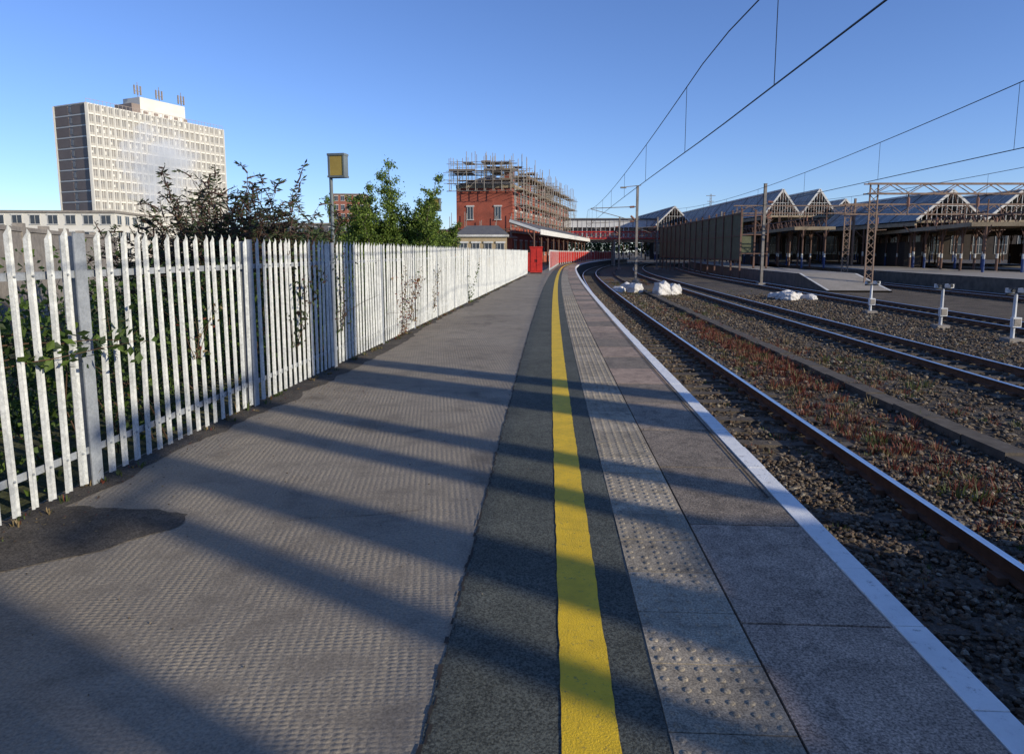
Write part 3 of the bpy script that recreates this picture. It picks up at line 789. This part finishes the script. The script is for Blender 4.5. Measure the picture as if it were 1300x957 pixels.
t=empty('platform_office'); mb=MB()
mb.box((-3.4,83,1.7),(5.6,9,3.4),0,0); mb.box((-3.4,83,3.5),(6.1,9.5,.25),0,2)
mb.quad((-6.45,78.2,3.64),(-.35,78.2,3.64),(-1.6,80.5,4.7),(-5.2,80.5,4.7),3); mb.quad((-5.2,80.5,4.7),(-1.6,80.5,4.7),(-1.6,87.5,4.7),(-5.2,87.5,4.7),3)
mb.quad((-.35,78.2,3.64),(-.35,87.8,3.64),(-1.6,87.5,4.7),(-1.6,80.5,4.7),3); mb.quad((-6.45,78.2,3.64),(-5.2,80.5,4.7),(-5.2,87.5,4.7),(-6.45,87.8,3.64),3)
faceitems(mb,Vector((-6.2,78.5,0)),Vector((-.6,78.5,0)),(1.9,),4,.8,1.4)
mb.build('walls_and_roof',[M_tan,M_win,M_wtim,M_slate],t)
t=empty('station_canopy'); mb=MB()
a=Vector((-.3,80,0)); b=Vector((13.5,145,0)); d=(b-a).normalized(); nn=Vector((d.y,-d.x,0)); W=3.6
mb.hexa([(*(a).xy,5.3),(*(a+nn*W).xy,4.1),(*(b+nn*W).xy,4.1),(*(b).xy,5.3),(*(a).xy,5.45),(*(a+nn*W).xy,4.25),(*(b+nn*W).xy,4.25),(*(b).xy,5.45)],0)
mb.beam(a+nn*(W+.05)+Vector((0,0,3.95)),b+nn*(W+.05)+Vector((0,0,3.95)),.06,.6,1)
mb.beam(a+Vector((0,-.06,5.25)),a+nn*W+Vector((0,-.06,4.05)),.06,.3,1)
k=0
while k<60:
    q=a+d*k+nn*(W-.7); mb.cyl((q.x,q.y,0),(q.x,q.y,4.2),.1,m=2); p=a+d*k
    mb.beam((q.x,q.y,4.1),(p.x,p.y,5.0),.12,.2,2); mb.beam((q.x,q.y,3.0),(q.x-1.0,q.y,4.3),.08,.08,2); k+=5
mb.build('canopy_parts',[M_slate,M_white,M_colred],t)

# ------------------------------------------------------------------ footbridge
M_red=mat('red_paint',(.52,.03,.02),(.38,.022,.016),2,.5,stain=.15); M_clad=mat('pale_cladding',(.60,.61,.62),(.46,.46,.46),.6,.6)
t=empty('footbridge'); mb=MB(); x0,x1,yb=7.5,31,136
for yy in (yb,yb+3.5):
    mb.box(((x0+x1)/2,yy,7.2),(x1-x0,.12,1.5),0,0)
    for z in (4.3,5.6): mb.box(((x0+x1)/2,yy-.1,z),(x1-x0,.18,.2),0,1)
    n=26
    for i in range(n):
        a=x0+(x1-x0)*i/n;b=x0+(x1-x0)*(i+1)/n
        mb.beam((a,yy-.1,4.3),(b,yy-.1,5.6),.09,.09,1); mb.beam((b,yy-.1,4.3),(a,yy-.1,5.6),.09,.09,1)
        mb.box((a,yy-.05,6.1),(.12,.12,3.7),0,0 if i%3 else 2)
mb.box(((x0+x1)/2,yb+1.75,8.1),(x1-x0+.6,4.4,.25),0,3); mb.box(((x0+x1)/2,yb+1.75,4.1),(x1-x0,3.5,.2),0,2)
mb.box(((x0+x1)/2,yb+2.8,5.0),(x1-x0,.1,2.9),0,0)
for x in (x0+1,(x0+x1)/2+1,x1-1):
    for yy in (yb+.3,yb+3.1): mb.box((x,yy,1.5),(.35,.35,5.2),0,2)
mb.box((x1-1.5,yb-4,3.6),(3.0,7,.25),0,2)
mb.build('bridge_parts',[M_clad,M_red,M_steel,M_slate],t)
t=empty('distant_footbridge'); mb=MB()
mb.box((45,190,7.0),(70,3,2.2),0,0); mb.box((45,190,8.3),(71,3.6,.3),0,1)
for x in range(12,80,8): mb.box((x,190,3),(.5,2,5.8),0,1)
for x in range(11,80,3): mb.box((x,188.45,7.1),(1.9,.06,1.0),0,2)
mb.build('bridge_parts',[M_clad,M_slate,M_win],t)

# ------------------------------------------------------------------ red hoarding, red cabinets
t=empty('red_hoarding'); mb=MB(); pl=[(3.4,62),(6.2,92),(9.5,110),(15.5,134),(24,160)]
for (xa,ya),(xb,yb_) in zip(pl[:-1],pl[1:]):
    n=int((yb_-ya)/2.4)
    for i in range(n):
        u,v=i/n,(i+.94)/n
        a=(xa+(xb-xa)*u,ya+(yb_-ya)*u); b=(xa+(xb-xa)*v,ya+(yb_-ya)*v)
        mb.beam((*a,.95),(*b,.95),.06,1.5,0); mb.box((a[0],a[1],.9),(.1,.1,1.9),0,1); mb.beam((*a,1.75),(*b,1.75),.09,.08,1)
mb.build('panels',[M_red,M_wtim],t)
def cabinet(x,y,w,h,d):
    t=empty('red_cabinet'); mb=MB()
    mb.box((x,y,h/2+.05),(w,d,h-.1),0,0); mb.box((x,y,.03),(w-.08,d-.08,.08),0,1); mb.box((x,y,h+.03),(w+.08,d+.08,.08),0,0)
    for s in (-1,1): mb.box((x+s*w*.24,y-d/2-.012,h/2+.05),(w*.42,.03,h*.84),0,0); mb.box((x+s*.06,y-d/2-.04,h*.5),(.03,.04,.2),0,1)
    mb.build('cabinet_body',[M_red,M_blk],t)
cabinet(1.85,53,.95,2.0,.7); cabinet(1.0,56,.9,1.5,.6)

M_yl=mat('amber_diffuser',(.42,.30,.07),(.32,.22,.05),3,.4); M_lpost=mat('lamp_post_paint',(.16,.19,.2),(.11,.13,.14),3,.6)
def lamp(x,y,h):
    t=empty('platform_lamp'); mb=MB()
    mb.cyl((x,y,-.12),(x,y,1.0),.065,.06,n=10); mb.cyl((x,y,1.0),(x,y,h-.15),.045,.04,n=10); mb.cyl((x,y,h-.2),(x+.2,y-.05,h-.02),.03)
    mb.box((x+.17,y,h-.25),(.38,.20,.44),R(-12),1); mb.box((x+.17,y,h-.005),(.42,.24,.05),R(-12),0); mb.box((x+.17,y,h-.495),(.42,.24,.04),R(-12),0)
    mb.box((x+.0,y+.035,h-.25),(.05,.22,.46),R(-12),0); mb.box((x+.35,y-.04,h-.25),(.03,.22,.46),R(-12),0)
    mb.build('lamp_parts',[M_lpost,M_yl],t)
lamp(-4.15,16,3.85); lamp(-3.35,29,3.85)

def gsig(x,y,h,tw):
    t=empty('shunting_signal'); mb=MB(); z=-1.12
    mb.cyl((x,y,z),(x,y,z+h),.06,.05,n=10,m=0); mb.box((x,y,z+.06),(.45,.45,.14),0,1)
    mb.beam((x-.3 if tw else x-.12,y,z+h),(x+.3 if tw else x+.12,y,z+h),.06,.06,2)
    for s in ((-.2,.22) if tw else (0,)):
        mb.box((x+s,y,z+h+.1),(.2,.22,.14),.4*s*5,0); mb.box((x+s,y-.13,z+h+.17),(.22,.1,.02),.4*s*5,2); mb.cyl((x+s,y-.1,z+h+.1),(x+s,y-.17,z+h+.1),.05,n=10,m=2)
    mb.box((x,y-.1,z+h*.42),(.26,.14,.3),0,0); mb.box((x,y-.175,z+h*.42),(.2,.02,.22),0,1)
    mb.build('signal_parts',[M_clad,M_conc,M_blk],t)
gsig(15.7,24.9,1.45,True); gsig(15.5,21,1.5,True); gsig(16.3,31,1.3,True)

# ------------------------------------------------------------------ office tower
t=empty('office_tower'); mb=MB()
M_tw=mat('tower_frame',(.70,.67,.60),(.60,.58,.52),.3,.8); M_tg=mat('tower_glass',(.18,.18,.18),(.31,.29,.26),.35,.5,spec=.3); M_tp=mat('tower_panel',(.36,.31,.28),(.30,.26,.23),.3,.8); M_ts=mat('tower_end',(.26,.21,.18),(.22,.175,.15),.2,.85); M_tsp=mat('spandrel',(.42,.40,.36),(.34,.32,.29),.2,.7)
A=Vector((-125.2,208,0)); lg=Vector((.42,.9075,0)).normalized(); pr=Vector((-.9075,.42,0)).normalized(); L=50;W=15; H=45.2
pts=[A,A+lg*L,A+lg*L+pr*W,A+pr*W]; prism(mb,pts,-.1,H-.6,2)
nf=13; nbay=24; fh=(H-4)/nf; out=-pr
for j in range(nf):
    z0=4+j*fh
    a=A+out*.1; b=A+lg*L+out*.1
    mb.beam(a+Vector((0,0,z0+.25)),b+Vector((0,0,z0+.25)),.5,.5,0)
    mb.beam(a+Vector((0,0,z0+.85)),b+Vector((0,0,z0+.85)),.25,.7,4)
    mb.beam(a+Vector((0,0,z0+2.05)),b+Vector((0,0,z0+2.05)),.2,1.7,1)
    for i in range(nbay*2):
        c=A+lg*(L*(i)/(nbay*2))+out*.25; mb.beam(c+Vector((0,0,z0+.5)),c+Vector((0,0,z0+fh)),.12,.12,0)
    for i in range(nbay):
        if random.random()<.3:
            c=A+lg*(L*(i+.25)/nbay)+out*.22; mb.beam(c-lg*.4+Vector((0,0,z0+1.9)),c+lg*.4+Vector((0,0,z0+1.9)),.06,random.uniform(.6,1.5),0)
for i in range(nbay+1):
    c=A+lg*(L*i/nbay)+out*.35; mb.beam(c+Vector((0,0,-.1)),c+Vector((0,0,H)),.55,.45,0)
out2=-lg
for j in range(nf+1):
    z0=4+j*fh; a=A+out2*.06; b=A+pr*W+out2*.06
    mb.beam(a+Vector((0,0,z0)),b+Vector((0,0,z0)),.2,.35,0)
    if j<nf:
        for u0,u1 in ((.04,.44),(.56,.96)):
            mb.beam(A+pr*W*u0+out2*.05+Vector((0,0,z0+1.65)),A+pr*W*u1+out2*.05+Vector((0,0,z0+1.65)),.12,2.5,3)
        mb.beam(A+pr*W*.46+out2*.05+Vector((0,0,z0+1.65)),A+pr*W*.54+out2*.05+Vector((0,0,z0+1.65)),.12,1.6,1)
for u in (0,1): c=A+pr*W*u+out2*.1; mb.beam(c+Vector((0,0,0)),c+Vector((0,0,H)),.5,.5,0)
prism(mb,[p for p in pts],H-.5,H+.1,0)
for i in range(40):
    c=A+lg*(L*i/39); mb.cyl((c.x,c.y,H),(c.x,c.y,H+1.2),.06,n=4,m=2)
mb.beam(A+Vector((0,0,H+1.2)),A+lg*L+Vector((0,0,H+1.2)),.1,.1,2)
q0=A+lg*20+pr*3; q=[q0,q0+lg*17,q0+lg*17+pr*8,q0+pr*8]; prism(mb,q,H,H+5.8,0)
prism(mb,[q0-lg*3,q0,q0+pr*8,q0-lg*3+pr*8],H,H+3.4,3)
for k in range(5):
    c=q0+lg*(1+3.8*k)-pr*.1; mb.beam(c+Vector((0,0,H+1)),c+lg*1.5+Vector((0,0,H+1)),.1,1.2,3)
for u in (0.2,8,16.5):
    c=q0+lg*u+pr*1
    mb.cyl((c.x,c.y,H+5),(c.x,c.y,H+10.5),.14,.1,n=6,m=5)
    for s in (-1,0,1):
        e=c+lg*s*1.1; mb.cyl((e.x,e.y,H+6.6),(e.x,e.y,H+9.4),.3,n=6,m=5); mb.cyl((c.x,c.y,H+7.6),(e.x,e.y,H+7.6),.09,n=4,m=5)
mb.build('tower_parts',[M_tw,M_tg,M_tp,M_ts,M_tsp,M_conc],t)

def block(name,x,y,w,d,h,nx,nz,mw,rz=0):
    t=empty(name); mb=MB(); mb.box((x,y,h/2-.1),(w,d,h),rz,0)
    ca,sa=math.cos(rz),math.sin(rz)
    a=Vector((x-w/2*ca+d/2*sa,y-w/2*sa-d/2*ca,0)); b=Vector((x+w/2*ca+d/2*sa,y+w/2*sa-d/2*ca,0)); c=Vector((x+w/2*ca-d/2*sa,y+w/2*sa+d/2*ca,0))
    fh=h/nz
    faceitems(mb,a,b,[fh*(j+.55) for j in range(nz)],nx,w/nx*.55,fh*.5); faceitems(mb,b,c,[fh*(j+.55) for j in range(nz)],max(2,int(nx*d/w)),w/nx*.55,fh*.5)
    mb.box((x,y,h+.1),(w+.5,d+.5,.4),rz,3)
    mb.build('walls_and_windows',[mw,M_win,M_wtim,M_conc],t)
M_red2=mat('flats_brick',(.33,.13,.09),(.26,.10,.07),.5,.9)
M_gw=mat('grey_wall',(.3,.3,.3),None,1)
block('brick_flats',-57.5,250,11,16,21.5,5,7,M_red2,.1); block('brick_flats',-64,262,8,14,19.5,3,6,M_red2,.1)
block('low_office_block',-85,122,34,12,8.3,12,3,M_tw,.1); block('low_office_block',-130,150,50,12,9.5,14,3,M_tw,.1)
block('warehouse',-62,205,26,20,9.5,6,2,M_slate,.05); block('warehouse',-33,185,16,20,7.5,5,2,M_gw,.05)
block('terrace_building',90,250,80,20,9,20,2,M_brown,0); block('terrace_building',-20,210,18,14,8,5,2,M_red2,0)
t=empty('concrete_wall'); mb=MB(); a=Vector((-9.0,10,0)); b=Vector((-15.5,27,0)); n=9
for i in range(n):
    p=a.lerp(b,i/n);q=a.lerp(b,(i+.96)/n); mb.beam(p+Vector((0,0,1.0)),q+Vector((0,0,1.0)),.12,2.2,0); mb.box((p.x,p.y,1.05),(.2,.2,2.5),.3,0); mb.beam(p+Vector((0,0,2.16)),q+Vector((0,0,2.16)),.18,.1,0)
mb.build('wall_panels',[M_conc],t)

def treeline(name,items,lsize=.7,dens=260):
    C=[]; 
    for x,y,w,h in items:
        for _ in range(9):
            cx,cy,cz=x+random.gauss(0,w*.3),y+random.gauss(0,w*.25),h*random.uniform(.3,.85); r=w*random.uniform(.16,.34)
            m=int(dens/9); d=rng.normal(size=(m,3)); d/=np.linalg.norm(d,axis=1)[:,None]; d*=r*rng.uniform(.6,1.05,(m,1))
            for q in d: C.append((cx+q[0],cy+q[1],max(.2,cz+q[2]*.8)))
    leaves(name,C,lsize,[LG[2],LG[0],LB[0]],None,.8,0,[.55,.25,.2])
it=[(-18.5,62,3.2,4.2),(-15.5,64,2.8,3.6),(-20,70,4,4.5),(-23,66,3.5,3.6)]
treeline('distant_trees',it,.22,900)
it=[(-28+random.gauss(0,3),120+random.uniform(0,40),7,5.5) for _ in range(6)]+[(-120+i*11+random.gauss(0,3),300+random.uniform(0,30),16,12) for i in range(28)]+[(60+i*14,300+random.uniform(0,30),16,11) for i in range(22)]+[(-60+random.gauss(0,20),170,9,6) for _ in range(8)]
treeline('tree_line',it,1.3,240)
it=[(12+i*4,172+random.gauss(0,4),6,5.0) for i in range(9)]
treeline('tree_line',it,.6,300)

t=empty('radio_mast'); mb=MB()
for s in (-.3,.3): mb.beam((60+s,210,0),(60+s*.6,210,19),.12,.12)
z=0
while z<18: mb.beam((59.7,210,z),(60.3,210,z+.9),.08,.08); z+=.9
mb.beam((58.6,210,18.5),(61.4,210,18.5),.15,.15); mb.beam((59,210,16.8),(61,210,16.8),.15,.15)
mb.build('mast_parts',[M_steel],t)

# steam plume (scattering volume; small emission term stands for multiple scattering inside dense steam)
m,nt,b=newmat('steam'); nt.nodes.remove(b)
tc=N(nt,'ShaderNodeTexCoord'); n=N(nt,'ShaderNodeTexNoise',Scale=2.3,Detail=6,Roughness=.62); nt.links.new(tc.outputs['Object'],n.inputs[0])
ln=N(nt,'ShaderNodeVectorMath',operation='LENGTH'); nt.links.new(tc.outputs['Object'],ln.inputs[0])
ma=N(nt,'ShaderNodeMath',operation='MULTIPLY_ADD'); nt.links.new(n.outputs[0],ma.inputs[0]); ma.inputs[1].default_value=4.2
su=N(nt,'ShaderNodeMath',operation='SUBTRACT'); su.inputs[0].default_value=-1.15; nt.links.new(ln.outputs['Value'],su.inputs[1]); nt.links.new(su.outputs[0],ma.inputs[2])
mm=N(nt,'ShaderNodeMath',operation='MULTIPLY'); nt.links.new(ma.outputs[0],mm.inputs[0]); mm.inputs[1].default_value=.30
mx=N(nt,'ShaderNodeMath',operation='MAXIMUM'); nt.links.new(mm.outputs[0],mx.inputs[0]); mx.inputs[1].default_value=0
vs=N(nt,'ShaderNodeVolumeScatter',Anisotropy=0.0); vs.inputs['Color'].default_value=(.97,.97,.98,1); nt.links.new(mx.outputs[0],vs.inputs['Density'])
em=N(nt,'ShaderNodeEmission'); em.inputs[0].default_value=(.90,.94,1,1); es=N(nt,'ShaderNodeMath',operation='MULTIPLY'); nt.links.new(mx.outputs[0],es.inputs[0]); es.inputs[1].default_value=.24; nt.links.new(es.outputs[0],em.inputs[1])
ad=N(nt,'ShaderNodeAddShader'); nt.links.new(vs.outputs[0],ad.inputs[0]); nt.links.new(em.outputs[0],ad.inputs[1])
nt.links.new(ad.outputs[0],nt.nodes['Material Output'].inputs['Volume'])
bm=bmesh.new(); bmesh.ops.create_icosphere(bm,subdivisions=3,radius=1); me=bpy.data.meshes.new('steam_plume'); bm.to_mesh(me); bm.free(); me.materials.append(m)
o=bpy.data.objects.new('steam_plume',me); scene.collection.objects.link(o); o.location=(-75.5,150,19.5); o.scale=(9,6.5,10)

# ------------------------------------------------------------------ made-up block and poles behind the camera, added to cast the long shadows
t=empty('shadow_caster_block'); mb=MB()  # added unseen block, its height set to throw the broad lower-right shadow
mb.box((16,-12.2,1.7),(5.5,17,5.6),0,0); mb.box((16,-12.2,4.55),(5.9,17.4,.2),0,1)
mb.build('walls_and_roof',[M_brick,M_conc],t)
def pole(x,y,h,w,lean=0,name='shadow_caster_pole'):
    t=empty(name); mb=MB(); pts=[Vector((x,y,-1.12))]
    for i in range(1,9): u=i/8; pts.append(Vector((x,y+lean*u*u,-1.12+(h+1.12)*u)))
    for a,b in zip(pts[:-1],pts[1:]): mb.cyl(a,b,w/2,w/2*.97,10,0,False)
    mb.beam(pts[-1]-Vector((0,.6,0)),pts[-1]+Vector((0,.6,0)),.12,.12)
    mb.build('shadow_caster_parts',[M_steel],t)
pole(13,-.45,9.5,.85,name='shadow_caster_column')  # invented column out of view, makes the wide shadow band
pole(13,.75,9.0,.5,name='shadow_caster_pole')  # added beside it to widen that shadow band
for b_,w,ln_,h in ((5.45,.34,.25,8.4),(4.45,.32,.35,6.4),(3.75,.2,-.2,6.2),(3.15,.34,.3,6.5),(2.3,.26,.4,6.0),(1.6,.3,-.2,6.4),(.8,.35,.3,6.2)):  # added unseen poles, spaced and leaned to stripe the deck with shadow
    pole(13.1,b_-8.15,h,w,ln_)

# ------------------------------------------------------------------ world, sun, camera
el=R(18); az=Vector((.85,-.53,0)).normalized()
w=bpy.data.worlds.new('World'); scene.world=w; w.use_nodes=True; nt=w.node_tree
sky=nt.nodes.new('ShaderNodeTexSky'); sky.sky_type='NISHITA'; sky.sun_disc=False; sky.sun_elevation=el; sky.sun_rotation=math.atan2(az.x,az.y)
sky.air_density=.9; sky.dust_density=.05; sky.ozone_density=3.0
mt=nt.nodes.new('ShaderNodeMix'); mt.data_type='RGBA'; mt.blend_type='MULTIPLY'; mt.inputs[0].default_value=1; mt.inputs[7].default_value=(.90,1.0,1.36,1)
nt.links.new(sky.outputs[0],mt.inputs[6])
nt.links.new(mt.outputs[2],nt.nodes['Background'].inputs[0]); nt.nodes['Background'].inputs[1].default_value=.13
sd=bpy.data.lights.new('sun','SUN'); sd.energy=5; sd.angle=R(.5); sd.color=(1,.90,.72)
so=bpy.data.objects.new('sun',sd); scene.collection.objects.link(so)
dirv=-(az*math.cos(el)+Vector((0,0,math.sin(el)))); so.rotation_euler=dirv.to_track_quat('-Z','Y').to_euler()
cd=bpy.data.cameras.new('camera'); cam=bpy.data.objects.new('camera',cd); scene.collection.objects.link(cam)
cam.location=(0,0,1.65); cam.rotation_euler=(R(90-7.49),0,0); cd.sensor_width=36; cd.lens=24; cd.shift_y=-.0342; cd.clip_start=.05; cd.clip_end=6000
scene.camera=cam
scene.view_settings.view_transform='Standard'; scene.view_settings.look='None'; scene.view_settings.exposure=0
